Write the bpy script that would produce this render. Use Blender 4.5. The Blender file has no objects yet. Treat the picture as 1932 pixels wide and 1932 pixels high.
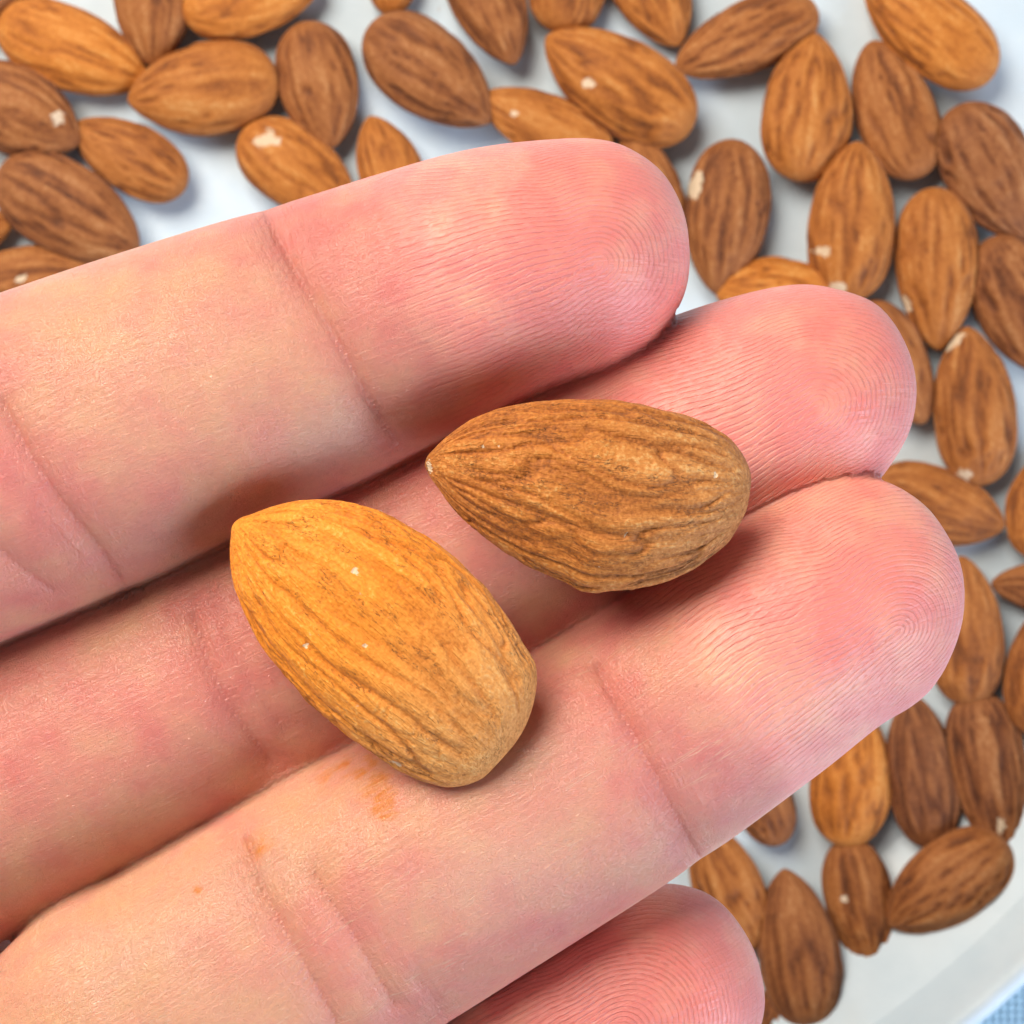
import bpy, math
import numpy as np
from mathutils import Vector, Matrix

# ------------------------------------------------------------------ camera, light, exposure
MM = 0.001
CAM_Z = 300.0          # camera height above the plate floor, mm
HAND_Z = 170.0         # height of the fingers, mm
TAN = 0.2654           # tangent of half the view angle
HALF = 966.0           # half the picture, in the pixels the coordinates below are noted in

sc = bpy.context.scene
col = sc.collection
cam_d = bpy.data.cameras.new('camera')
cam = bpy.data.objects.new('camera', cam_d); col.objects.link(cam)
cam.location = (0, 0, CAM_Z*MM)
cam_d.sensor_width = 36; cam_d.lens = 36/(2*TAN)
cam_d.clip_start = 0.005; cam_d.clip_end = 20
cam_d.dof.use_dof = True
cam_d.dof.focus_distance = (CAM_Z-HAND_Z-5)*MM
cam_d.dof.aperture_fstop = 105
sc.camera = cam

world = bpy.data.worlds.new('World'); sc.world = world; world.use_nodes = True
bg = world.node_tree.nodes['Background']
bg.inputs[0].default_value = (0.86, 0.92, 1.0, 1); bg.inputs[1].default_value = 0.165

def area(name, loc, target, sx, sy, power, color):
    d = bpy.data.lights.new(name, 'AREA'); d.shape = 'RECTANGLE'; d.size = sx; d.size_y = sy
    d.energy = power; d.color = color
    o = bpy.data.objects.new(name, d); col.objects.link(o); o.location = loc
    o.rotation_euler = (Vector(target)-Vector(loc)).to_track_quat('-Z', 'Y').to_euler()
    return o
area('window_lamp_warm', (-0.27, 0.36, 0.54), (0, 0, 0.17), 0.48, 0.40, 8.2, (1.0, 0.89, 0.77))
area('window_lamp_cool', (0.75, -0.52, 0.43), (0, 0, 0.16), 0.70, 0.44, 13.5, (0.74, 0.82, 1.0))

vs = sc.view_settings
vs.view_transform = 'Standard'; vs.look = 'None'; vs.gamma = 1.0; vs.exposure = -0.28
vs.use_curve_mapping = False
sc.cycles.use_denoising = True
sc.cycles.max_bounces = 5
sc.cycles.adaptive_threshold = 0.035

def at(x, y, z):
    """picture position and real height (mm) -> place in the scene, mm"""
    k = TAN*(CAM_Z-z)/HALF
    return np.array([(x-HALF)*k, -(y-HALF)*k, z], float)
def pxmm(z): return TAN*(CAM_Z-z)/HALF

# ------------------------------------------------------------------ numpy noise
_perm = np.random.RandomState(7).permutation(256).astype(np.int64)
_perm = np.concatenate([_perm, _perm, _perm])
_g = np.random.RandomState(3).normal(size=(256, 3)); _g /= np.linalg.norm(_g, axis=1)[:, None]
def noise3(p):
    i = np.floor(p).astype(np.int64); f = p-i; i &= 255
    u = f*f*f*(f*(f*6-15)+10)
    r = 0.0
    for dx in (0, 1):
        wx = u[:, 0] if dx else 1-u[:, 0]
        for dy in (0, 1):
            wy = u[:, 1] if dy else 1-u[:, 1]
            for dz in (0, 1):
                wz = u[:, 2] if dz else 1-u[:, 2]
                h = _perm[_perm[_perm[i[:, 0]+dx]+i[:, 1]+dy]+i[:, 2]+dz]
                g = _g[h]
                r = r + wx*wy*wz*(g[:, 0]*(f[:, 0]-dx)+g[:, 1]*(f[:, 1]-dy)+g[:, 2]*(f[:, 2]-dz))
    return r*1.5
def fbm(p, o=3):
    r = 0; a = 1.0
    for k in range(o):
        r = r + a*noise3(p*(2**k)+k*17.3); a *= 0.5
    return r
def sstep(a, b, x):
    t = np.clip((x-a)/(b-a), 0, 1); return t*t*(3-2*t)

# ------------------------------------------------------------------ mesh / property helpers
def make_mesh(name, verts, faces, smooth=True):
    m = bpy.data.meshes.new(name)
    m.from_pydata(np.asarray(verts).tolist(), [], faces)
    if smooth: m.polygons.foreach_set('use_smooth', [True]*len(m.polygons))
    m.update(); return m
def attr(m, name, arr):
    a = m.attributes.new(name, 'FLOAT_VECTOR', 'POINT')
    a.data.foreach_set('vector', np.ascontiguousarray(arr, np.float32).ravel())
def obj(name, mesh, mat, parent=None):
    o = bpy.data.objects.new(name, mesh); col.objects.link(o)
    if mat: mesh.materials.append(mat)
    if parent: o.parent = parent
    return o
def tag(o, label=None, cat=None, group=None, kind=None):
    for k, v in (('label', label), ('category', cat), ('group', group), ('kind', kind)):
        if v: o[k] = v
    return o

# ------------------------------------------------------------------ shader helpers
class NT:
    def __init__(s, name):
        s.m = bpy.data.materials.new(name); s.m.use_nodes = True
        s.t = s.m.node_tree; s.b = s.t.nodes['Principled BSDF']
    def n(s, typ, **kw):
        nd = s.t.nodes.new(typ)
        for k, v in kw.items(): setattr(nd, k, v)
        return nd
    def put(s, v, sock):
        if isinstance(v, bpy.types.NodeSocket): s.t.links.new(v, sock)
        elif isinstance(v, (tuple, list)) and len(v) == 3 and sock.type == 'RGBA': sock.default_value = (*v, 1)
        else: sock.default_value = v
    def math(s, op, a, b=None, c=None, clamp=False):
        nd = s.n('ShaderNodeMath', operation=op, use_clamp=clamp)
        for k, v in enumerate((a, b, c)):
            if v is not None: s.put(v, nd.inputs[k])
        return nd.outputs[0]
    def vmath(s, op, a, b=None):
        nd = s.n('ShaderNodeVectorMath', operation=op)
        s.put(a, nd.inputs[0])
        if b is not None: s.put(b, nd.inputs[1])
        return nd.outputs[0]
    def attr(s, name, typ='GEOMETRY'):
        return s.n('ShaderNodeAttribute', attribute_name=name, attribute_type=typ)
    def sep(s, v):
        nd = s.n('ShaderNodeSeparateXYZ'); s.put(v, nd.inputs[0]); return nd.outputs
    def comb(s, x, y, z):
        nd = s.n('ShaderNodeCombineXYZ')
        for k, v in enumerate((x, y, z)): s.put(v, nd.inputs[k])
        return nd.outputs[0]
    def noise(s, vec, scale=1.0, detail=2.0, rough=0.5, dist=0.0):
        nd = s.n('ShaderNodeTexNoise')
        s.put(vec, nd.inputs['Vector']); nd.inputs['Scale'].default_value = scale
        nd.inputs['Detail'].default_value = detail; nd.inputs['Roughness'].default_value = rough
        nd.inputs['Distortion'].default_value = dist
        return nd.outputs['Fac']
    def ss(s, v, a, b, lo=0.0, hi=1.0):
        nd = s.n('ShaderNodeMapRange', interpolation_type='SMOOTHSTEP')
        for k, x in enumerate((v, a, b, lo, hi)): s.put(x, nd.inputs[k])
        return nd.outputs[0]
    def mix(s, f, a, b, mode='MIX'):
        nd = s.n('ShaderNodeMix', data_type='RGBA', blend_type=mode)
        s.put(f, nd.inputs[0]); s.put(a, nd.inputs[6]); s.put(b, nd.inputs[7]); return nd.outputs[2]
    def ramp(s, f, stops):
        nd = s.n('ShaderNodeValToRGB'); s.put(f, nd.inputs[0])
        e = nd.color_ramp.elements
        while len(e) < len(stops): e.new(0.5)
        for k, (p, c) in enumerate(stops): e[k].position = p; e[k].color = (*c, 1)
        return nd.outputs[0]
    def bump(s, h, strength, dist, normal=None):
        nd = s.n('ShaderNodeBump'); nd.inputs['Strength'].default_value = strength
        nd.inputs['Distance'].default_value = dist; s.put(h, nd.inputs['Height'])
        if normal is not None: s.put(normal, nd.inputs['Normal'])
        return nd.outputs[0]
    def set(s, **kw):
        for k, v in kw.items(): s.put(v, s.b.inputs[k.replace('_', ' ')])

# ------------------------------------------------------------------ materials
def plate_material():
    s = NT('white_glaze')
    g = s.n('ShaderNodeNewGeometry').outputs['Position']
    n1 = s.noise(g, 60, 4, 0.6)
    c = s.mix(s.ss(n1, 0.3, 0.75), (0.58, 0.71, 0.80), (0.66, 0.78, 0.86))
    vo = s.n('ShaderNodeTexVoronoi'); s.put(g, vo.inputs['Vector']); vo.inputs['Scale'].default_value = 190
    sp = s.math('MULTIPLY', s.ss(s.math('ADD', vo.outputs['Distance'], s.math('MULTIPLY', s.noise(g, 900, 2), 0.12)), 0.10, 0.20, 1.0, 0.0), s.math('GREATER_THAN', s.sep(vo.outputs['Color'])[1], 0.82))
    c = s.mix(s.math('MULTIPLY', sp, 0.55), c, (0.42, 0.24, 0.11))
    c = s.mix(s.math('MULTIPLY', s.ss(s.noise(g, 26, 4, 0.6), 0.48, 0.72), 0.30), c, (0.60, 0.56, 0.48))
    s.set(Base_Color=c, Roughness=0.42)
    s.b.inputs['Specular IOR Level'].default_value = 0.35
    s.set(Normal=s.bump(s.noise(g, 140, 3), 0.25, 0.001))
    return s.m
def cloth_material():
    s = NT('blue_cloth')
    g = s.n('ShaderNodeNewGeometry').outputs['Position']
    x, y, z = s.sep(g)
    w = s.math('ADD', s.math('SINE', s.math('MULTIPLY', x, 5200)), s.math('SINE', s.math('MULTIPLY', y, 5200)))
    s.set(Base_Color=s.mix(s.noise(g, 40, 4), (0.45, 0.72, 0.86), (0.60, 0.82, 0.93)), Roughness=0.9)
    s.set(Normal=s.bump(w, 0.3, 0.0004))
    return s.m

def almond_material():
    s = NT('almond_skin')
    a = s.attr('ac').outputs['Vector']                   # along, cos, sin
    d = s.attr('ad').outputs['Vector']; grv, chip, edge = s.sep(d)
    tint = s.attr('tint', 'OBJECT').outputs['Fac']       # 0 dark brown .. 1 golden
    fine = s.attr('fine', 'OBJECT').outputs['Fac']       # 1 for the almonds near the lens
    seed = s.n('ShaderNodeObjectInfo').outputs['Random']
    off = s.vmath('ADD', a, s.comb(s.math('MULTIPLY', seed, 31.0), s.math('MULTIPLY', seed, 17.0), 0.0))
    def streak(kx, ky, detail, dist=0.0, rough=0.55):
        return s.noise(s.vmath('MULTIPLY', off, (kx, ky, ky)), 1.0, detail, rough, dist)
    broad = streak(1.6, 2.4, 2)
    mid = streak(2.0, 6.0, 3, 0.8)
    thin = streak(8.0, 20.0, 2, 1.2)
    powder = s.noise(s.n('ShaderNodeTexCoord').outputs['Object'], 4200, 1, 0.6)
    powder2 = s.noise(s.n('ShaderNodeTexCoord').outputs['Object'], 1500, 2, 0.6)
    # lightness of the skin, 0 dark .. 1 light
    v = s.math('ADD', s.math('MULTIPLY', s.ss(mid, 0.25, 0.75), 0.15), s.math('MULTIPLY', s.ss(broad, 0.3, 0.7), 0.14))
    v = s.math('ADD', v, s.math('MULTIPLY', s.ss(thin, 0.32, 0.66), 0.13))
    v = s.math('ADD', v, s.math('MULTIPLY', s.math('SUBTRACT', powder2, 0.5), 0.45))
    v = s.math('ADD', v, s.math('MULTIPLY', s.math('SUBTRACT', powder, 0.5), s.math('ADD', 0.6, s.math('MULTIPLY', fine, 0.45))))
    v = s.math('SUBTRACT', v, s.math('MULTIPLY', grv, s.math('SUBTRACT', 0.46, s.math('MULTIPLY', fine, 0.10))))
    v = s.math('ADD', v, 0.38)
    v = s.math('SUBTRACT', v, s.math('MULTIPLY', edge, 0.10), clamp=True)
    soft = s.math('MULTIPLY', s.math('MULTIPLY', tint, fine), 0.38)
    v = s.math('ADD', s.math('MULTIPLY', v, s.math('SUBTRACT', 1.0, soft)), s.math('MULTIPLY', soft, 0.62))
    dark = s.ramp(v, [(0.0, (0.055, 0.016, 0.007)), (0.35, (0.160, 0.050, 0.017)), (0.7, (0.310, 0.115, 0.040)), (1.0, (0.50, 0.25, 0.11))])
    gold = s.ramp(v, [(0.0, (0.300, 0.085, 0.010)), (0.35, (0.68, 0.205, 0.016)), (0.7, (0.92, 0.325, 0.032)), (1.0, (0.96, 0.57, 0.15))])
    c = s.mix(tint, dark, gold)
    al = s.sep(a)[0]
    tan_end = s.math('MULTIPLY', s.math('MULTIPLY', s.ss(al, 0.75, 1.75), fine), s.math('ADD', 0.10, s.math('MULTIPLY', tint, 0.42)))
    c = s.mix(tan_end, c, s.ramp(v, [(0.0, (0.14, 0.06, 0.02)), (0.4, (0.36, 0.19, 0.07)), (0.75, (0.58, 0.36, 0.16)), (1.0, (0.75, 0.55, 0.30))]))
    # fine cracks in the skin
    crk = s.math('ABSOLUTE', s.math('SUBTRACT', streak(5.0, 15.0, 5, 1.2, 0.6), 0.5))
    crm = s.math('MULTIPLY', s.ss(crk, 0.0, 0.010, 1.0, 0.0), s.ss(streak(2.5, 4.0, 2), 0.50, 0.62))
    crm = s.math('MULTIPLY', crm, fine)
    c = s.mix(s.math('MULTIPLY', crm, 0.75), c, (0.10, 0.035, 0.010))
    # crumbs of pale flesh
    vo = s.n('ShaderNodeTexVoronoi'); s.put(s.vmath('MULTIPLY', off, (7.0, 4.5, 4.5)), vo.inputs['Vector'])
    fl = s.math('MULTIPLY', s.ss(vo.outputs['Distance'], 0.045, 0.075, 1.0, 0.0),
                s.math('GREATER_THAN', s.sep(vo.outputs['Color'])[0], 0.72))
    fl = s.math('MULTIPLY', fl, fine)
    c = s.mix(s.math('MULTIPLY', fl, 0.8), c, (0.85, 0.66, 0.38))
    cm = s.ss(s.math('ADD', chip, s.math('MULTIPLY', s.math('SUBTRACT', s.noise(off, 14, 3, 0.7), 0.5), 1.9)), 0.36, 0.70)
    c = s.mix(s.math('MULTIPLY', cm, 0.82), c, (0.80, 0.66, 0.47))
    s.set(Base_Color=c, Roughness=0.62)
    s.b.inputs['Specular IOR Level'].default_value = 0.28
    s.b.inputs['Sheen Weight'].default_value = 0.06
    h = s.math('ADD', s.math('MULTIPLY', mid, 0.6), s.math('MULTIPLY', thin, 0.45))
    h = s.math('SUBTRACT', h, s.math('MULTIPLY', crm, 0.5))
    h = s.math('ADD', h, s.math('MULTIPLY', powder, 0.16))
    h = s.math('ADD', h, s.math('MULTIPLY', powder2, 0.25))
    s.set(Normal=s.bump(h, 0.8, 0.00035))
    return s.m

def skin_material():
    s = NT('hand_skin')
    fu, fv, fid = s.sep(s.attr('fa').outputs['Vector'])        # along the finger, round the finger (mm), which finger
    ph, ramp_, crd = s.sep(s.attr('fb').outputs['Vector'])     # ridge phase, ridge strength, distance to a flexion crease
    pink, stain, pale = s.sep(s.attr('fc').outputs['Vector'])
    P = s.n('ShaderNodeTexCoord').outputs['Object']
    F = s.comb(fu, fv, s.math('MULTIPLY', fid, 40.0))
    # --- friction ridges
    wob = s.math('MULTIPLY', s.math('SUBTRACT', s.noise(P, 650, 2), 0.5), 4.2)
    wv = s.math('SINE', s.math('ADD', ph, wob))
    groove = s.ss(wv, 0.10, 1.0)
    brk = s.math('MULTIPLY', s.ss(s.noise(P, 1500, 1), 0.26, 0.60, 0.25, 1.0), s.ss(s.noise(P, 210, 1), 0.30, 0.60, 0.55, 1.0))
    rg = s.math('MULTIPLY', s.math('MULTIPLY', groove, ramp_), brk)
    # --- long fine lines on the middle joints
    L1 = s.noise(s.vmath('MULTIPLY', F, (0.12, 2.3, 1.0)), 1.0, 2, 0.6, 0.12)
    line = s.math('MULTIPLY', s.ss(s.math('ABSOLUTE', s.math('SUBTRACT', L1, 0.52)), 0.0, 0.020, 1.0, 0.0),
                  s.ss(s.noise(s.vmath('MULTIPLY', F, (0.13, 0.6, 1.0)), 1.0, 1), 0.52, 0.66))
    line = s.math('MULTIPLY', line, s.math('SUBTRACT', 1.0, s.math('MULTIPLY', ramp_, 1.0), clamp=True))
    line = s.math('MULTIPLY', line, s.ss(s.math('ABSOLUTE', s.math('SUBTRACT', fid, 2.0)), 0.2, 0.6, 1.0, 0.35))
    L2 = s.noise(s.vmath('MULTIPLY', F, (0.45, 3.6, 1.0)), 1.0, 2, 0.65)
    L3 = s.noise(s.vmath('MULTIPLY', F, (3.0, 0.55, 1.0)), 1.0, 2, 0.6)
    # cross-hatch of tiny skin cells
    vo = s.n('ShaderNodeTexVoronoi', feature='DISTANCE_TO_EDGE'); s.put(s.vmath('MULTIPLY', F, (1.5, 2.6, 1.0)), vo.inputs['Vector'])
    cell = s.ss(vo.outputs['Distance'], 0.0, 0.14)
    # --- creases
    cw = s.math('MULTIPLY', s.math('SUBTRACT', s.noise(P, 560, 2), 0.5), 0.30)
    cd = s.math('ADD', crd, cw)
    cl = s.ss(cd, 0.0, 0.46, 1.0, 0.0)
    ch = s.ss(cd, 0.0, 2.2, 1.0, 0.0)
    # --- colour
    m3 = s.noise(P, 2600, 1)
    pk = s.math('ADD', pink, 0.0, clamp=True)
    c = s.ramp(s.math('DIVIDE', s.math('ADD', pink, 0.8), 2.0), [(0.05, (0.88, 0.475, 0.25)), (0.40, (0.87, 0.435, 0.275)), (0.70, (0.855, 0.335, 0.25)), (0.95, (0.82, 0.25, 0.21))])
    c = s.mix(s.math('MULTIPLY', pale, 0.65), c, (0.79, 0.53, 0.41))
    c = s.mix(s.math('MULTIPLY', s.math('SUBTRACT', m3, 0.5), 0.5), c, (0.50, 0.20, 0.15))
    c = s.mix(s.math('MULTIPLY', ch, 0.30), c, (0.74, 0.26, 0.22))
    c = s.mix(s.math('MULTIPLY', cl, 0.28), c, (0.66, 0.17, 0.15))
    c = s.mix(s.math('MULTIPLY', rg, 0.27), c, (0.56, 0.15, 0.12))  # shade held in the ridge grooves, painted into the skin colour
    c = s.mix(s.math('MULTIPLY', line, 0.45), c, (0.95, 0.68, 0.46))
    st = s.math('MULTIPLY', s.ss(stain, 0.05, 0.75), s.ss(s.noise(s.vmath('MULTIPLY', F, (0.9, 3.0, 1.0)), 1.0, 3, 0.7), 0.30, 0.62, 0.25, 1.0))
    c = s.mix(s.math('MULTIPLY', st, 0.9), c, (0.80, 0.26, 0.025))
    s.set(Base_Color=c, Roughness=s.math('ADD', 0.34, s.math('MULTIPLY', m3, 0.16)))
    b = s.b.inputs
    b['Specular IOR Level'].default_value = 0.75
    b['Subsurface Weight'].default_value = 0.40
    b['Subsurface Radius'].default_value = (1.0, 0.38, 0.25)
    b['Subsurface Scale'].default_value = 0.0014
    h = s.math('MULTIPLY', rg, -0.50)
    h = s.math('SUBTRACT', h, s.math('MULTIPLY', cl, 1.3))
    h = s.math('ADD', h, s.math('MULTIPLY', L2, 0.80))
    h = s.math('ADD', h, s.math('MULTIPLY', cell, s.math('SUBTRACT', 0.45, s.math('MULTIPLY', ramp_, 0.42))))
    h = s.math('ADD', h, s.math('MULTIPLY', line, 0.35))
    h = s.math('ADD', h, s.math('MULTIPLY', s.math('MULTIPLY', L3, s.math('SUBTRACT', 1.0, ramp_)), s.math('ADD', 0.25, s.math('MULTIPLY', ch, 1.0))))
    h = s.math('ADD', h, s.math('MULTIPLY', s.noise(P, 3200, 1), 0.30))
    s.set(Normal=s.bump(h, 1.0, 0.00012))
    return s.m

M_PLATE = plate_material(); M_CLOTH = cloth_material(); M_ALMOND = almond_material(); M_SKIN = skin_material()

# ------------------------------------------------------------------ table and plate
N = 48
gx = np.linspace(-0.7, 0.7, N)
tv = [(x, y, -0.006 + 0.0008*math.sin(x*23+y*11)) for y in gx for x in gx]
tf = [(j*N+i, j*N+i+1, (j+1)*N+i+1, (j+1)*N+i) for j in range(N-1) for i in range(N-1)]
tag(obj('table', make_mesh('table', tv, tf), M_CLOTH), kind='structure')

def build_plate():
    c = at(622, 452, 0)
    R = 138.0
    prof = [(0, 0)] + [(r, 0) for r in (20, 45, 70, 95, 115, 128)]
    for k in range(1, 15):                                   # cove up to the rim
        t = k/14; a = t*math.pi*0.40
        prof.append((128+26*math.sin(a)*0.86, 26*(1-math.cos(a))*0.86))
    r0, z0 = prof[-1]
    for k in range(1, 9):                                    # rolled lip
        a = math.pi*0.5+math.pi*0.40 - k/8*math.pi*1.05
        prof.append((r0+1.9*(math.cos(a)-math.cos(math.pi*0.9)), z0+1.9*(math.sin(a)-math.sin(math.pi*0.9))))
    r1, z1 = prof[-1]
    for k in range(1, 11):
        t = k/10; prof.append((r1-(r1-118)*t**0.8, z1-(z1+4.5)*t**0.62))
    prof += [(110, -5.0), (60, -4.2), (0, -4.2)]
    S = 160; V = []; F = []
    V.append((0, 0, 0))
    rings = prof[1:-1]
    for r, z in rings:
        for i in range(S):
            a = 2*math.pi*i/S; V.append((r*math.cos(a)*MM, r*math.sin(a)*MM, z*MM))
    V.append((0, 0, prof[-1][1]*MM))
    for i in range(S): F.append((0, 1+i, 1+(i+1) % S))
    for k in range(len(rings)-1):
        for i in range(S):
            a = 1+k*S+i; b = 1+k*S+(i+1) % S
            F.append((a, a+S, b+S, b))
    k = len(rings)-1
    for i in range(S): F.append((1+k*S+i, len(V)-1, 1+k*S+(i+1) % S))
    o = obj('plate', make_mesh('plate', V, F), M_PLATE)
    o.location = (c[0]*MM, c[1]*MM, 0)
    tag(o, 'round white glazed plate with raised rim holding the scattered almonds', 'plate')
build_plate()

# ------------------------------------------------------------------ almonds
def hw_profile(t, q):
    r = np.zeros_like(t); m = t < 0.55
    r[m] = (1-(1-t[m]/0.55)**1.9)**q
    x = (t[~m]-0.55)/0.45
    r[~m] = np.clip(1-x**2.7, 0, None)**0.52
    return r
def almond(x, y, L, W, ang, tint, label, thick=0.50, roll=0.0, pitch=0.0, z=None, seed=0, q=0.66, bend=0.0,
           chips=(), hero=False, outline=None, swell=1.0, group='almonds scattered on the white plate', wr=1.0):
    rs = np.random.RandomState(1000+seed)
    nt, na = (300, 220) if hero else (88, 64)
    z0 = z if z is not None else 4.0
    k = pxmm(z0); Lm = L*k; Wm = W*k*0.5; Tm = W*k*0.5*thick
    u = np.linspace(0, 1, nt); t = 0.5-0.5*np.cos(np.pi*np.clip(u, 0, 1)); t = 0.35*u+0.65*t
    th = np.linspace(0, 2*np.pi, na, endpoint=False)
    T, TH = np.meshgrid(t[1:-1], th, indexing='ij')
    tt = T.ravel(); hh = TH.ravel()
    r = hw_profile(tt, q); rz = hw_profile(tt, q*0.9)
    cs, sn = np.cos(hh), np.sin(hh)
    off_c = np.zeros_like(tt)
    if outline is not None:                                  # own silhouette of an almond near the lens
        a_ = math.radians(ang); Q = np.array(outline, float)-[x, y]
        ax = Q[:, 0]*math.cos(a_)-Q[:, 1]*math.sin(a_); pv = Q[:, 0]*math.sin(a_)+Q[:, 1]*math.cos(a_)   # +ax toward the point
        pv = -pv
        i0, i1 = ax.argmax(), ax.argmin(); amax, amin = ax[i0], ax[i1]; nq = len(Q)
        def chain(st):
            idx = [i0]
            while idx[-1] != i1: idx.append((idx[-1]+st) % nq)
            tq = np.clip((amax-ax[idx])/(amax-amin), 0, 1); fi = np.arccos(1-2*tq)
            tg = np.linspace(0, np.pi, 400); pg = np.interp(tg, np.maximum.accumulate(fi), pv[idx])
            kk = np.exp(-np.linspace(-2, 2, 25)**2); kk /= kk.sum()
            pg2 = np.convolve(np.pad(pg, 12, mode='reflect', reflect_type='odd'), kk, 'valid')
            return np.interp(np.arccos(1-2*tt), tg, pg2)
        c1, c2 = chain(1), chain(-1)
        hi, lo = np.maximum(c1, c2), np.minimum(c1, c2)
        L = amax-amin; Lm = L*k; r = (hi-lo)*0.5*swell*k/Wm; off_c = (hi+lo)*0.5*k
        rz = 0.5*(rz+np.clip(r, 0, 1))
    p_tip, p_end = off_c[0], off_c[-1]
    tt_a = np.concatenate([[0.0], tt, [1.0]]); ca = np.concatenate([[0.0], cs, [0.0]]); sa = np.concatenate([[0.0], sn, [0.0]])
    r = np.concatenate([[0.0], r, [0.0]]); rz = np.concatenate([[0.0], rz, [0.0]])
    lens = np.sign(sa)*np.abs(sa)**1.12
    # local frame: point of the almond at +x
    X = (0.5-tt_a)*Lm + (0 if outline is None else (amax+amin)*0.5*k)
    side = bend*Wm*((1-tt_a)**2-0.25) if outline is None else np.concatenate([[p_tip], off_c, [p_end]])
    seedv = rs.uniform(0, 60, 3)
    low = noise3(np.stack([tt_a*2.0, ca*0.9, sa*0.9], 1)+seedv)
    Y = r*Wm*ca*(1+0.05*low)+side
    Z = rz*Tm*lens*(1+0.10*low)
    # furrows running from the point to the blunt end
    wq = np.stack([tt_a*2.3, ca*1.6, sa*1.6], 1)+seedv
    warp = noise3(wq*(1.5 if hero else 1.0)+9.1)*(1.25 if hero else 0.95)
    ca2, sa2 = ca+warp*0.25, sa+warp*0.25*ca
    g1 = np.abs(noise3(np.stack([tt_a*1.25+warp*0.4, ca2*3.8, sa2*3.8], 1)+seedv*1.7))
    g2 = np.abs(noise3(np.stack([tt_a*1.8, ca2*8.0, sa2*8.0], 1)+seedv*2.3))
    fade = sstep(0.0, 0.12, tt_a)*(1-sstep(0.84, 0.985, tt_a))
    furrow = np.exp(-(g1/0.13)**2)*0.9*sstep(-0.45, 0.25, low+0.3)
    furrow2 = np.exp(-(g2/0.10)**2)*(0.28 if hero else 0.5)*sstep(-0.3, 0.3, noise3(wq*1.3+31))
    pos = np.stack([X, Y, Z], 1)
    nrm = np.stack([np.zeros_like(Y), Y/np.maximum(Wm, 1e-6)**2, Z/max(Tm, 1e-6)**2], 1)
    nrm /= np.maximum(np.linalg.norm(nrm, axis=1), 1e-9)[:, None]
    g3 = np.abs(noise3(np.stack([tt_a*4.5+warp*1.2, (ca2+0.35*warp)*6.5, (sa2-0.2*warp)*6.5], 1)+seedv*0.7))
    furrow3 = np.exp(-(g3/0.09)**2)*sstep(-0.1, 0.35, noise3(wq*1.1+57))
    dep = ((0.34 if hero else 0.46)*furrow+(0.10 if hero else 0.05)*furrow3+0.14*furrow2)*fade*wr - 0.10*fade*noise3(np.stack([tt_a*5, ca*4, sa*4], 1)+seedv)
    if hero: dep = dep + 0.07*fade*fbm(np.stack([tt_a*12, ca*10, sa*10], 1)+seedv, 3)
    pos = pos-nrm*dep[:, None]
    R = (Matrix.Rotation(math.radians(ang), 3, 'Z') @ Matrix.Rotation(math.radians(pitch), 3, 'Y') @ Matrix.Rotation(math.radians(roll), 3, 'X'))
    Rn = np.array(R)
    wp = pos@Rn.T
    if z is None: z0 = -wp[:, 2].min()+0.15
    base = at(x, y, z0)
    chip = np.zeros(len(pos))
    up = (nrm@Rn.T)[:, 2]
    for (cx, cy, rx, ry, ca_) in chips:
        p = at(cx, cy, z0+Tm*0.6); kk = pxmm(z0+Tm*0.6)
        dx = (wp[:, 0]+base[0]-p[0])/kk; dy = (wp[:, 1]+base[1]-p[1])/kk
        a = math.radians(ca_); ex = dx*math.cos(a)+dy*math.sin(a); ey = -dx*math.sin(a)+dy*math.cos(a)
        dd = np.sqrt((ex/rx)**2+(ey/ry)**2)+0.75*noise3(np.stack([dx/rx*1.5, dy/rx*1.5, dx*0+cx*0.37], 1))
        chip = np.maximum(chip, np.where(wp[:, 2] > -0.5, 1-sstep(0.5, 1.5, dd), 0))
    pos = pos-nrm*(chip*0.12)[:, None]
    n = nt-2; F = []
    for i in range(n-1):
        a0 = 1+i*na
        for j in range(na):
            j2 = (j+1) % na
            F.append((a0+j, a0+na+j, a0+na+j2, a0+j2))
    for j in range(na):
        j2 = (j+1) % na
        F.append((0, 1+j, 1+j2)); F.append((len(pos)-1, 1+(n-1)*na+j2, 1+(n-1)*na+j))
    m = make_mesh('almond', pos*MM, F)
    rr = np.clip(r, 0.0, 1)**0.55
    attr(m, 'ac', np.stack([tt_a*1.9, ca*rr, sa*rr], 1))
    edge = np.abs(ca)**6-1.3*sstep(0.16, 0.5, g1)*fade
    attr(m, 'ad', np.stack([np.clip(furrow+0.6*furrow2+(0.55 if hero else 0.3)*furrow3, 0, 1)*fade, chip, edge], 1))
    o = obj('almond', m, M_ALMOND)
    o.location = base*MM; o.rotation_euler = R.to_euler()
    o['tint'] = float(tint); o['fine'] = 1.0 if hero else 0.0
    tag(o, label, 'almond', group)
    return o

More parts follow.
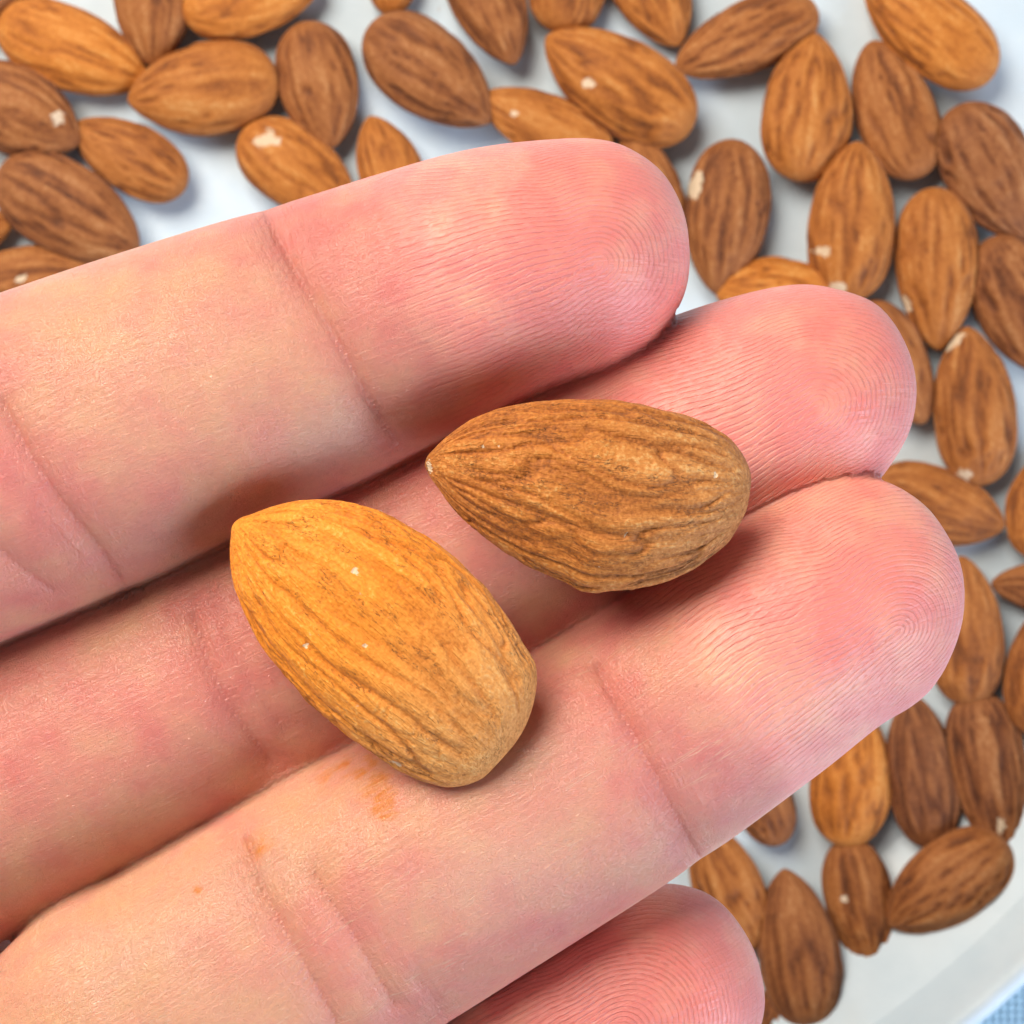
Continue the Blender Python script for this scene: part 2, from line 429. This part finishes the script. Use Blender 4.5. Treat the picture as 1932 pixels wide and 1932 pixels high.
A = [
 # x, y, length, width, pointing, tint, label, extras
 (140, 96, 292, 150, -22, 0.85, 'pale golden almond lying near the top left corner', dict(roll=6)),
 (288, -10, 262, 150, -86, 0.25, 'brown almond cut by the top edge, pointing down between two almonds at upper left', {}),
 (475, -8, 262, 150, 12, 0.80, 'golden almond cut by the top edge above the first brown upright almond', {}),
 (383, 168, 276, 168, 188, 0.55, 'plump tan almond lying level above the bare white patch of plate', {}),
 (600, 160, 236, 146, -76, 0.22, 'brown almond standing point down between a tan and a dark wrinkled almond', {}),
 (812, 138, 282, 165, -38, 0.16, 'dark wrinkled brown almond slanting down just above the index finger', dict(wr=1.4)),
 (742, -78, 205, 100, 88, 0.65, 'small rounded almond end at the top edge above the dark wrinkled almond', {}),
 (917, -12, 280, 142, -71, 0.20, 'brown almond cut by the top edge pointing down at top centre', {}),
 (42, 212, 235, 165, -24, 0.18, 'brown almond at the left edge with a small white chip near its end', dict(chips=[(108, 222, 11, 13, 0)])),
 (243, 295, 240, 128, 150, 0.45, 'narrow amber brown almond beside the bare white patch of plate', {}),
 (130, 396, 292, 172, -28, 0.14, 'large dull brown almond at the left edge just above the index finger', {}),
 (60, 528, 245, 128, 8, 0.30, 'brown almond at the left edge half hidden by the index finger', dict(chips=[(45, 527, 13, 8, 20)])),
 (-12, 2, 190, 100, 30, 0.05, 'dark almond corner at the very top left', {}),
 (-70, 440, 185, 110, 10, 0.6, 'sliver of an amber almond at the left edge below the chipped one', {}),
 (562, 322, 250, 150, -38, 0.66, 'orange almond with a big white chip beside the index finger', dict(chips=[(503, 266, 24, 15, 10)])),
 (735, 318, 205, 118, 108, 0.64, 'small amber almond peeking above the index finger below the dark wrinkled one', {}),
 (1030, 238, 262, 124, 158, 0.60, 'orange almond with a white fleck lying right above the index fingertip', dict(chips=[(970, 216, 7, 7, 0)])),
 (1167, 158, 312, 172, 150, 0.62, 'large ribbed orange almond with a tiny white fleck at top centre', dict(chips=[(1110, 158, 11, 10, 0)], wr=1.3)),
 (1074, -42, 205, 142, 82, 0.50, 'stubby almond end at the top edge above the large ribbed orange almond', {}),
 (1222, -38, 265, 148, -64, 0.58, 'tan almond cut by the top edge right of the stubby end', {}),
 (1408, 72, 278, 134, 203, 0.30, 'brown almond tilted level with its point toward the lower left at upper right', {}),
 (1524, 203, 270, 168, 81, 0.60, 'broad golden brown almond upright with its point up at upper right', dict(wr=1.2)),
 (1688, 207, 266, 150, 108, 0.28, 'ribbed brown almond leaning beside the broad golden upright one', dict(wr=1.2)),
 (1753, 52, 292, 160, 140, 0.78, 'pale golden almond nearest the top right corner', {}),
 (1872, 328, 278, 168, -60, 0.06, 'darkest ribbed almond at the right edge below the bare corner', dict(wr=1.5)),
 (1370, 410, 286, 156, -98, 0.20, 'brown almond with a long cream chip on its left side beside the index fingertip', dict(chips=[(1313, 345, 26, 10, 80)])),
 (1222, 352, 215, 118, 112, 0.32, 'brown sliver of almond peeking past the index fingertip', {}),
 (1607, 418, 288, 158, 88, 0.55, 'amber almond with two small white chips at its lower end', dict(chips=[(1553, 473, 14, 9, -20), (1584, 541, 17, 8, 0)], wr=1.2)),
 (1768, 508, 296, 150, -86, 0.50, 'long tan almond pointing down with one white chip low on its left', dict(chips=[(1713, 572, 10, 15, 15)], wr=1.3)),
 (1924, 578, 272, 160, -68, 0.12, 'dark brown almond cut by the right edge beside the long tan one', dict(wr=1.3)),
 (1462, 560, 220, 150, 172, 0.85, 'yellow orange almond end peeking above the middle fingertip', {}),
 (1686, 685, 245, 134, -66, 0.25, 'brown almond half hidden behind the right side of the middle fingertip', dict(chips=[(1664, 607, 12, 8, -40)])),
 (1838, 766, 290, 152, 93, 0.38, 'deeply ribbed reddish almond with cream chips at both ends', dict(chips=[(1797, 645, 30, 9, 35), (1822, 896, 18, 10, -10)], wr=1.6)),
 (1768, 956, 256, 144, -18, 0.42, 'plain tan almond lying level between middle and ring fingertips at the right', {}),
 (1962, 960, 186, 130, 90, 0.50, 'amber almond edge cut by the right border level with the ring fingertip', {}),
 (1820, 1190, 272, 142, 94, 0.36, 'tan almond upright touching the outline of the ring fingertip', {}),
 (1996, 1108, 245, 108, 176, 0.20, 'dark almond point coming in from the right edge', {}),
 (1968, 1268, 240, 142, 86, 0.34, 'reddish brown almond cut by the right edge below the dark point', {}),
 (1606, 1462, 262, 152, 86, 0.82, 'bright yellow golden almond below the ring finger edge', {}),
 (1738, 1455, 282, 136, 100, 0.04, 'dark brown almond standing next to the bright yellow one', {}),
 (1866, 1456, 296, 144, -79, 0.10, 'dark brown ribbed almond at the lower right edge with a small white chip', dict(chips=[(1887, 1557, 8, 15, -5)], wr=1.2)),
 (1432, 1490, 215, 108, 112, 0.16, 'small dark almond end under the lower edge of the ring finger', {}),
 (1622, 1706, 248, 124, -79, 0.26, 'narrow brown almond with a pale fleck below the bright yellow one', dict(chips=[(1591, 1696, 7, 7, 0)])),
 (1790, 1670, 262, 172, 216, 0.24, 'broad reddish brown almond slanting beside the plate rim', {}),
 (1505, 1788, 288, 152, 98, 0.15, 'long brown almond with its point up beside the little fingertip', {}),
 (1372, 1672, 250, 128, 112, 0.40, 'orange brown almond wedged between ring and little fingers', {}),
 (1415, 1962, 210, 124, 60, 0.14, 'reddish almond corner at the bottom edge beside the little finger', {}),
]
_rs = np.random.RandomState(5)
SOURCES = []
for i, (x, y, L, W, ang, tint, label, kw) in enumerate(A):
    kw = dict(kw); kw.setdefault('roll', _rs.uniform(-9, 9)); kw.setdefault('pitch', _rs.uniform(-3, 3))
    kw.setdefault('thick', _rs.uniform(0.50, 0.62)); kw.setdefault('q', _rs.uniform(0.60, 0.74)); kw.setdefault('bend', _rs.uniform(-0.12, 0.12))
    made = almond(x, y, L*1.045, W*1.045, ang, tint*0.64, label, seed=i, **kw)

    SOURCES.append(made)
# the plate goes on under the hand: more almonds lie there, covered in this view
_spots = [(a[0], a[1]) for a in A]
def _covered(x, y):
    top = 555-0.31*x if x < 500 else 400-0.33*(x-500)
    if x > 1120 or y < top+165: return False
    return y < 2080 and x < 1080
_n = 0
for _try in range(6000):
    x, y = _rs.uniform(-280, 1080), _rs.uniform(300, 2060)
    if not _covered(x, y) or min((x-p)**2+(y-q)**2 for p, q in _spots) < 215**2: continue
    _spots.append((x, y))
    src = SOURCES[_rs.randint(len(SOURCES))]
    if len(src.data.vertices) == 0: continue
    o = src.copy(); col.objects.link(o)
    p = at(x, y, src.location.z/MM); o.location = p*MM
    e = src.rotation_euler.copy(); e.z = _rs.uniform(0, 6.28); o.rotation_euler = e
    o['tint'] = float(_rs.uniform(0.05, 0.5))
    tag(o, 'almond on the plate out of sight beneath the hand', 'almond', 'almonds hidden beneath the hand')
    _n += 1
    if _n >= 36: break
Z5 = lambda L: [((790+a/2.927)*0.9928, (740+b/2.927)*0.9928) for a, b in L]
almond(714, 1212, 670, 386, 137.8, 1.0, 'bright golden orange almond held nearest the palm across middle and ring fingers', thick=0.50,
       roll=-4, pitch=2, swell=1.05, z=178.9, seed=201, q=0.56, hero=True, group='almonds held on the fingers', wr=0.85,
       outline=[(440, 986), (470, 972), (510, 957), (560, 946), (605, 944), (650, 950), (700, 964), (750, 986), (800, 1016), (850, 1052), (905, 1110), (955, 1175), (985, 1225),
                (1006, 1258), (1009, 1290), (1004, 1326), (987, 1376), (955, 1422), (922, 1458), (888, 1476), (847, 1482), (800, 1470), (740, 1440), (670, 1392), (600, 1335),
                (545, 1278), (500, 1225), (465, 1160), (442, 1100), (434, 1050), (435, 1010)],
       chips=[(672, 1077, 9, 5, -45), (745, 1447, 16, 5, -20), (577, 1218, 3, 3, 0), (692, 1216, 4, 4, 0)])
almond(1110, 928, 625, 360, 170.5, 0.44, 'wrinkled brown almond held on the middle finger under the index fingertip', thick=0.54,
       roll=4, pitch=0, swell=1.01, z=178.4, seed=203, q=0.72, hero=True, group='almonds held on the fingers', wr=0.75,
       outline=Z5([(52, 410), (65, 372), (100, 335), (200, 240), (330, 155), (450, 103), (650, 60), (850, 48), (1050, 47), (1200, 62), (1400, 115), (1600, 185), (1740, 265), (1830, 380),
                (1868, 500), (1852, 620), (1805, 740), (1740, 850), (1640, 930), (1560, 990), (1400, 1060), (1200, 1105), (1060, 1112), (1000, 1120), (900, 1096), (830, 1046), (620, 965), (480, 885), (350, 790), (230, 680), (130, 550), (65, 455)]),
       chips=[(808, 880, 5, 13, 10), (1350, 896, 3, 5, 20), (911, 842, 3, 3, 0), (941, 841, 3, 3, 0), (1178, 1008, 3, 3, 0)])

# ------------------------------------------------------------------ hand
def cr(points, m):
    """resample a Catmull-Rom spline through rows of points, even in arc length"""
    P = np.asarray(points, float)
    P = np.vstack([2*P[0]-P[1], P, 2*P[-1]-P[-2]])
    out = []
    for i in range(1, len(P)-2):
        t = np.linspace(0, 1, 40, endpoint=False)[:, None]
        a, b, c, d = P[i-1], P[i], P[i+1], P[i+2]
        out.append(0.5*((2*b)+(c-a)*t+(2*a-5*b+4*c-d)*t*t+(3*b-a-3*c+d)*t**3))
    out = np.vstack(out+[P[-2][None]])
    s = np.concatenate([[0], np.cumsum(np.linalg.norm(np.diff(out[:, :3], axis=0), axis=1))])
    si = np.linspace(0, s[-1], m)
    return np.stack([np.interp(si, s, out[:, k]) for k in range(out.shape[1])], 1), si

class Tube:
    """finger: rows (x, y, z, half width, half height) in mm; the last row is the very tip"""
    def __init__(s, rows, dome, n_exp=2.06, start_dome=6.0):
        core, si = cr(rows, 160)
        L = si[-1]; s.P = core[:, :3]; s.s = si; s.L = L
        f = np.ones(len(si))
        m = si > L-dome; f[m] = np.sqrt(np.clip(1-((si[m]-(L-dome))/dome)**2.25, 0, 1))
        s.hw = core[:, 3]; s.hh = core[:, 4]; s.dome = dome; s.start = start_dome; s.n = n_exp
        T = np.gradient(s.P, axis=0); s.T = T/np.linalg.norm(T, axis=1)[:, None]
        S = np.cross(s.T, [0, 0, 1.0]); s.S = S/np.linalg.norm(S, axis=1)[:, None]
        s.U = np.cross(s.S, s.T)
    def mesh(s, NA=56):
        # sample densely over the dome
        x = np.concatenate([s.start*(1-np.cos(np.linspace(0, np.pi/2, 10)))[1:], np.linspace(s.start, s.L-s.dome, 90)[1:],
                            s.L-s.dome+s.dome*np.sin(np.linspace(0, np.pi/2, 26))[1:]])
        I = lambda a: np.stack([np.interp(x, s.s, a[:, k]) for k in range(a.shape[1])], 1) if a.ndim == 2 else np.interp(x, s.s, a)
        P, T, S, U, hw, hh = I(s.P), I(s.T), I(s.S), I(s.U), I(s.hw), I(s.hh)
        f = np.ones(len(x)); d = np.clip((x-(s.L-s.dome))/s.dome, 0, 1); f = np.clip(1-d**2.25, 0, 1)**0.5
        e = np.clip(1-x/s.start, 0, 1); f = f*np.clip(1-e**2, 0, 1)**0.5
        a = np.linspace(0, 2*np.pi, NA, endpoint=False)
        ca, sa = np.cos(a), np.sin(a)
        lx = np.sign(ca)*np.abs(ca)**(2/s.n); lz = np.sign(sa)*np.abs(sa)**(2/s.n)
        V = P[:, None, :]+S[:, None, :]*(hw*f)[:, None, None]*lx[None, :, None]+U[:, None, :]*(hh*f)[:, None, None]*lz[None, :, None]
        V = V.reshape(-1, 3); nr = len(x); F = []
        for i in range(nr-1):
            for j in range(NA):
                j2 = (j+1) % NA; F.append((i*NA+j, i*NA+j2, (i+1)*NA+j2, (i+1)*NA+j))
        V = np.vstack([V, s.P[0], s.P[-1]]); nv = len(V)
        for j in range(NA):
            j2 = (j+1) % NA; F.append((nv-2, j2, j)); F.append((nv-1, (nr-1)*NA+j, (nr-1)*NA+j2))
        return V, F

def rows(lst):
    out = []
    for (x, y, z, w, h) in lst:
        p = at(x, y, HAND_Z+z); out.append((*p, w*pxmm(HAND_Z+z), h))
    return out

FINGERS = [
 ('index', rows([(-900, 1270, -2, 330, 9.6), (-300, 1000, 2.0, 318, 9.2), (158, 819, 2.4, 300, 8.8), (400, 722, 2.2, 283, 8.4), (628, 638, 1.6, 268, 7.9),
                 (800, 566, 1.4, 250, 7.7), (950, 512, 1.0, 236, 7.4), (1100, 482, 0.4, 220, 7.0), (1200, 475, 0.0, 214, 6.6), (1300, 474, -0.4, 210, 6.2)]), 7.6),
 ('middle', rows([(-700, 1830, -5.5, 255, 9.4), (-250, 1585, -4.4, 285, 9.4), (0, 1468, -3.8, 278, 9.2), (400, 1275, -3.6, 260, 8.7), (800, 1082, -3.6, 252, 8.0),
                  (1250, 860, -3.4, 238, 7.5), (1460, 772, -3.2, 225, 7.1), (1600, 742, -3.2, 214, 6.6), (1717, 735, -3.4, 208, 6.2)]), 7.6),
 ('ring', rows([(-500, 2400, -9, 250, 9.0), (-180, 2215, -5.0, 225, 8.6), (0, 2105, -1.8, 225, 8.8), (225, 1980, 0.2, 292, 8.9), (380, 1895, 0.7, 288, 8.7), (695, 1699, 1.2, 272, 8.2), (1134, 1446, 1.2, 249, 7.6),
                (1380, 1280, 1.0, 240, 7.4), (1540, 1162, 0.6, 236, 7.0), (1680, 1102, 0.2, 230, 6.6), (1800, 1074, -0.2, 222, 6.2)]), 7.8),
 ('little', rows([(-300, 2740, -12, 240, 8.0), (300, 2400, -7, 228, 7.8), (700, 2165, -4.6, 216, 7.2), (950, 2015, -4.2, 208, 6.8), (1180, 1890, -4.0, 196, 6.4), (1430, 1812, -4.2, 188, 5.8)]), 6.8),
]
def build_hand():
    tubes = [Tube(r, dm) for _, r, dm in FINGERS]
    extra = []
    def T2(lst, dome=8, n=2.0, start=6): extra.append(Tube(rows(lst), dome, n, start))
    # palm: metacarpal masses converging on the wrist, heel of the hand, thumb, forearm
    T2([(-2700, 2750, -22, 330, 12), (-1700, 2030, -10, 330, 12), (-1050, 1440, -6, 330, 11), (-650, 1160, -3, 320, 10)], 9)
    T2([(-2700, 2850, -22, 330, 13), (-1600, 2350, -13, 330, 12.5), (-900, 1960, -9, 320, 11.5), (-350, 1640, -6, 280, 10)], 9)
    T2([(-2700, 3000, -22, 330, 13), (-1500, 2750, -14, 340, 12.5), (-800, 2520, -11, 320, 11.5), (-250, 2260, -8, 280, 9.5)], 9)
    T2([(-2700, 3150, -22, 330, 13), (-1500, 3080, -15, 340, 12.5), (-800, 2960, -13, 300, 11), (-150, 2660, -12, 250, 8.5)], 8)
    T2([(-2900, 2650, -18, 340, 13), (-2300, 1900, -8, 350, 13), (-1900, 1300, -3, 300, 11), (-1600, 800, 2, 280, 10), (-1350, 450, 5, 270, 9), (-1150, 220, 6, 230, 7)], 8)
    T2([(-5200, 4200, -30, 720, 20), (-3600, 3300, -26, 700, 19), (-2700, 2880, -22, 720, 18), (-2000, 2550, -18, 700, 14)], 18, 2.2)
    T2([(-150, 1450, -10, 190, 6), (-130, 1800, -10, 200, 6), (-150, 2200, -10, 190, 6), (-150, 2700, -12, 190, 6)], 5)
    V = []; F = []; base = 0
    for t in tubes+extra:
        v, f = t.mesh(); V.append(v); F += [tuple(i+base for i in q) for q in f]; base += len(v)
    V = np.vstack(V)
    m0 = make_mesh('hand_raw', V*0.1, F)                       # centimetre-sized while the surface is fused
    o0 = bpy.data.objects.new('hand_raw', m0); col.objects.link(o0)
    md = o0.modifiers.new('r', 'REMESH'); md.mode = 'VOXEL'; md.voxel_size = 0.028; md.adaptivity = 0
    ms = o0.modifiers.new('s', 'SMOOTH'); ms.factor = 0.5; ms.iterations = 9
    dg = bpy.context.evaluated_depsgraph_get()
    m = bpy.data.meshes.new_from_object(o0.evaluated_get(dg))
    bpy.data.objects.remove(o0); bpy.data.meshes.remove(m0)
    m.name = 'hand'
    n = len(m.vertices)
    co = np.empty(n*3, np.float32); m.vertices.foreach_get('co', co); co = co.reshape(-1, 3).astype(float)*10.0
    no = np.empty(n*3, np.float32); m.vertices.foreach_get('normal', no); no = no.reshape(-1, 3).astype(float)
    # finger coordinates
    best = np.full(n, 1e9); fid = np.zeros(n, int); fu = np.zeros(n); lat = np.zeros(n); hwv = np.ones(n)
    for k, t in enumerate(tubes):
        Ps = t.P[::2]; Ss = t.S[::2]; Ts = t.T[::2]; hs = t.hw[::2]; ss = t.s[::2]; Us = t.U[::2]; hz = t.hh[::2]
        ff = np.maximum(np.clip(1-np.clip((ss-(t.L-t.dome))/t.dome, 0, 1)**2.25, 0, 1)**0.5, 0.12)
        for c0 in range(0, n, 40000):
            p = co[c0:c0+40000]
            d2 = ((p[:, None, :2]-Ps[None, :, :2])**2).sum(2)
            j = d2.argmin(1); rel = p-Ps[j]
            sc_ = np.sqrt(((rel*Ss[j]).sum(1)/hs[j])**2+((rel*Us[j]).sum(1)/hz[j])**2+((rel*Ts[j]).sum(1)/hs[j])**2)-ff[j]
            u_ = ss[j]+(rel*Ts[j]).sum(1); l_ = (rel*Ss[j]).sum(1)
            b = best[c0:c0+40000]; w = sc_ < b
            idx = np.nonzero(w)[0]+c0
            best[idx] = sc_[w]; fid[idx] = k; fu[idx] = u_[w]; lat[idx] = l_[w]; hwv[idx] = hs[j][w]
    xr = np.clip(lat/hwv, -1.3, 1.3)
    fv = lat*(1+0.38*xr*xr)
    inner = 1-sstep(0.72, 0.98, np.abs(xr))
    Lv = np.array([t.L for t in tubes])[fid]
    tipd = Lv-fu                                              # distance back from the fingertip
    zup = sstep(-0.15, 0.35, no[:, 2])
    kp = pxmm(HAND_Z+4)
    pxx = co[:, 0]/(TAN*(CAM_Z-co[:, 2])/HALF)+HALF; pyy = -co[:, 1]/(TAN*(CAM_Z-co[:, 2])/HALF)+HALF
    # friction ridge fields: loops round a core
    cores = [((1122, 500), 184, 222), ((1556, 762), 204, 220), ((1690, 1190), 210, 222), ((1180, 1985), 206, 228)]
    phase = np.zeros(n); rampv = np.zeros(n)
    lam = 0.315
    for k, ((cx, cy), au, al) in enumerate(cores):
        w = fid == k
        c = at(cx, cy, HAND_Z+7)
        d = (co[w]-c)[:, :2]
        # widen toward the sides so that the ridges follow the curved surface
        lat_c = lat[w]; extra_l = fv[w]-lat_c
        t = tubes[k]; Sd = t.S[-20][:2]
        d = d+extra_l[:, None]*Sd[None]*0.6
        au, al = math.radians(au), math.radians(al)
        bis = 0.5*(au+al)
        psi = np.arctan2(d[:, 1], d[:, 0])
        dl = (psi-bis+np.pi) % (2*np.pi)-np.pi
        ang = bis+0*dl
        a = d[:, 0]*np.cos(ang)+d[:, 1]*np.sin(ang); b = -d[:, 0]*np.sin(ang)+d[:, 1]*np.cos(ang)
        dist = np.where(a < 0, np.sqrt((a*0.86)**2+b*b), np.abs(b))
        dist = dist/(1+0.055*np.clip(a, 0, 9)**1.0*sstep(0, 3, a))
        wb = noise3(np.stack([co[w][:, 0]*0.16, co[w][:, 1]*0.16, np.full(w.sum(), k*7.7)], 1))*0.45
        dist = dist+wb*sstep(0.5, 4, np.hypot(a, b))
        phase[w] = dist/lam*2*np.pi
        rd = np.hypot(d[:, 0], d[:, 1])
        rampv[w] = (1-sstep(10.5, 16.0, a))*(1-0.6*sstep(5.5, 9.0, -a))*zup[w]*(1-sstep(17, 23, tipd[w]))
    # creases
    CR = [([(500, 398), (560, 510), (640, 650), (700, 760), (748, 832)], 1.0), ([(590, 540), (670, 690), (700, 740)], 0.35),
          ([(0, 758), (60, 870), (120, 960), (190, 1045), (225, 1095)], 1.0), ([(-20, 1030), (50, 1085), (100, 1118)], 0.6), ([(40, 905), (110, 1005), (150, 1050)], 0.4),
          ([(362, 1160), (400, 1270), (450, 1360), (512, 1445)], 0.75), ([(402, 1160), (470, 1290), (535, 1380)], 0.45),
          ([(1122, 1250), (1180, 1360), (1250, 1490), (1316, 1616)], 0.9), ([(1240, 1400), (1300, 1500)], 0.25),
          ([(462, 1575), (500, 1690), (560, 1800), (636, 1940)], 0.8), ([(590, 1650), (660, 1760), (745, 1900)], 0.7), ([(790, 1850), (870, 1960)], 0.35)]
    rj = np.random.RandomState(11); more = []
    for pl, wt in CR:
        if wt < 0.7: continue
        for o_ in (-34, -17, 20, 42):
            P = np.array(pl, float); a0, b0 = sorted(rj.uniform(0, 1, 2)); b0 = min(1, max(b0, a0+0.45)); 
            pr, _ = cr(np.hstack([P, np.zeros((len(P), 1))]), 30); pr = pr[int(a0*14):int(b0*29)+1, :2]
            tn = pr[-1]-pr[0]; tn = tn/np.linalg.norm(tn)
            pr = pr+np.array([tn[1], -tn[0]])*-o_*-1+rj.uniform(-4, 4, 2)+tn*0
            if len(pr) > 6: more.append(([tuple(q) for q in pr[::5]], rj.uniform(0.12, 0.38)))
    CR += more
    crd = np.full(n, 9.0); dip = np.zeros(n)
    vis = (pxx > -400) & (pxx < 2000) & (no[:, 2] > -0.3) & (co[:, 2] > HAND_Z-9)
    vi = np.nonzero(vis)[0]
    Q = np.stack([pxx[vi], pyy[vi]], 1)
    for pl, wt in CR:
        P = np.array(pl, float)
        pr, _ = cr(np.hstack([P, np.zeros((len(P), 1))]), 24); pr = pr[:, :2]
        dm = np.full(len(vi), 1e9)
        near = np.nonzero((Q[:, 0] > pr[:, 0].min()-150) & (Q[:, 0] < pr[:, 0].max()+150) & (Q[:, 1] > pr[:, 1].min()-150) & (Q[:, 1] < pr[:, 1].max()+150))[0]
        q_ = Q[near]; dn = np.full(len(near), 1e9)
        for a0, b0 in zip(pr[:-1], pr[1:]):
            e_ = b0-a0; tt_ = np.clip(((q_-a0)@e_)/(e_@e_), 0, 1)
            dn = np.minimum(dn, ((q_-a0-tt_[:, None]*e_)**2).sum(1))
        dm[near] = dn
        dm = np.sqrt(dm)*kp
        crd[vi] = np.minimum(crd[vi], dm+(1-wt)*0.42)
        dip[vi] = np.maximum(dip[vi], wt*(0.46*np.exp(-(dm/1.5)**2)+0.26*np.exp(-(dm/0.5)**2)))
    # tone
    pink = 0.42+0.52*(1-sstep(13, 28, tipd))
    pink = np.where(fid == 1, pink+0.22, pink)
    pink += 0.50*fbm(co*0.13, 3)+0.40*fbm(co*0.42+5, 3)
    for (x, y, r, a) in [(560, 470, 90, 0.45), (1250, 1480, 90, 0.35), (620, 1780, 90, 0.35), (60, 930, 150, 0.35), (420, 1330, 120, 0.2), (230, 1810, 260, -0.75), (560, 1600, 160, -0.5), (900, 1580, 200, -0.3), (150, 640, 240, -0.4), (500, 560, 160, -0.2), (1060, 520, 220, 0.12), (1180, 1880, 220, 0.2)]:
        pink += a*np.exp(-((pxx-x)**2+(pyy-y)**2)/r**2)
    pale = np.zeros(n); stain = np.zeros(n)
    for (x, y, rx, ry, a) in [(610, 830, 130, 60, 1.0), (320, 1010, 120, 60, 0.6), (330, 1540, 110, 50, 0.5), (930, 1640, 150, 80, 0.6), (230, 1800, 190, 100, 0.5), (1010, 1420, 90, 70, 0.5), (500, 1640, 80, 50, 0.6)]:
        ca, sa = math.cos(0.45), math.sin(0.45)
        dx, dy = pxx-x, pyy-y; e = (dx*ca-dy*sa)/rx; f = (dx*sa+dy*ca)/ry
        pale += a*np.exp(-(e*e+f*f))
    for (x, y, r, a) in [(690, 1450, 26, 0.95), (726, 1512, 34, 0.95), (712, 1484, 48, 0.50), (620, 1466, 36, 0.34), (655, 1450, 28, 0.45), (375, 1684, 9, 0.95), (480, 1590, 34, 0.42)]:
        stain = np.maximum(stain, a*np.exp(-((pxx-x)**2+(pyy-y)**2)/r**2))
    stain = stain*(1+1.3*fbm(co*0.7, 3))
    stain[(fid != 2) & (fid != 1)] = 0
    co2 = co-no*(dip*zup*(0.25+0.75*inner))[:, None]
    bul = 0.22*noise3(co*0.13)+0.08*noise3(co*0.3)
    for (x, y, rx, ry, a) in [(940, 520, 270, 190, 0.7), (360, 760, 210, 230, 0.45), (1480, 780, 240, 180, 0.5), (1500, 1190, 280, 190, 0.7), (900, 1570, 260, 200, 0.5), (220, 1860, 240, 220, 0.5), (180, 1400, 220, 200, 0.4), (1150, 1900, 230, 160, 0.5)]:
        ca, sa = math.cos(0.45), math.sin(0.45)
        dx, dy = pxx-x, pyy-y; e = (dx*ca-dy*sa)/rx; f = (dx*sa+dy*ca)/ry
        bul += a*np.exp(-(e*e+f*f)**1.4)*zup
    co2 += no*(bul*inner)[:, None]
    m.vertices.foreach_set('co', (co2*MM).astype(np.float32).ravel())
    m.polygons.foreach_set('use_smooth', [True]*len(m.polygons))
    m.update()
    attr(m, 'fa', np.stack([fu, fv, fid], 1)); attr(m, 'fb', np.stack([phase, rampv, crd], 1))
    attr(m, 'fc', np.stack([np.clip(pink, -0.8, 1.2), stain, np.clip(pale, 0, 1)], 1))
    o = obj('hand', m, M_SKIN)
    tag(o, 'open palm-up hand with fingers together holding two almonds above the plate', 'hand')
    print('hand verts', n)
build_hand()
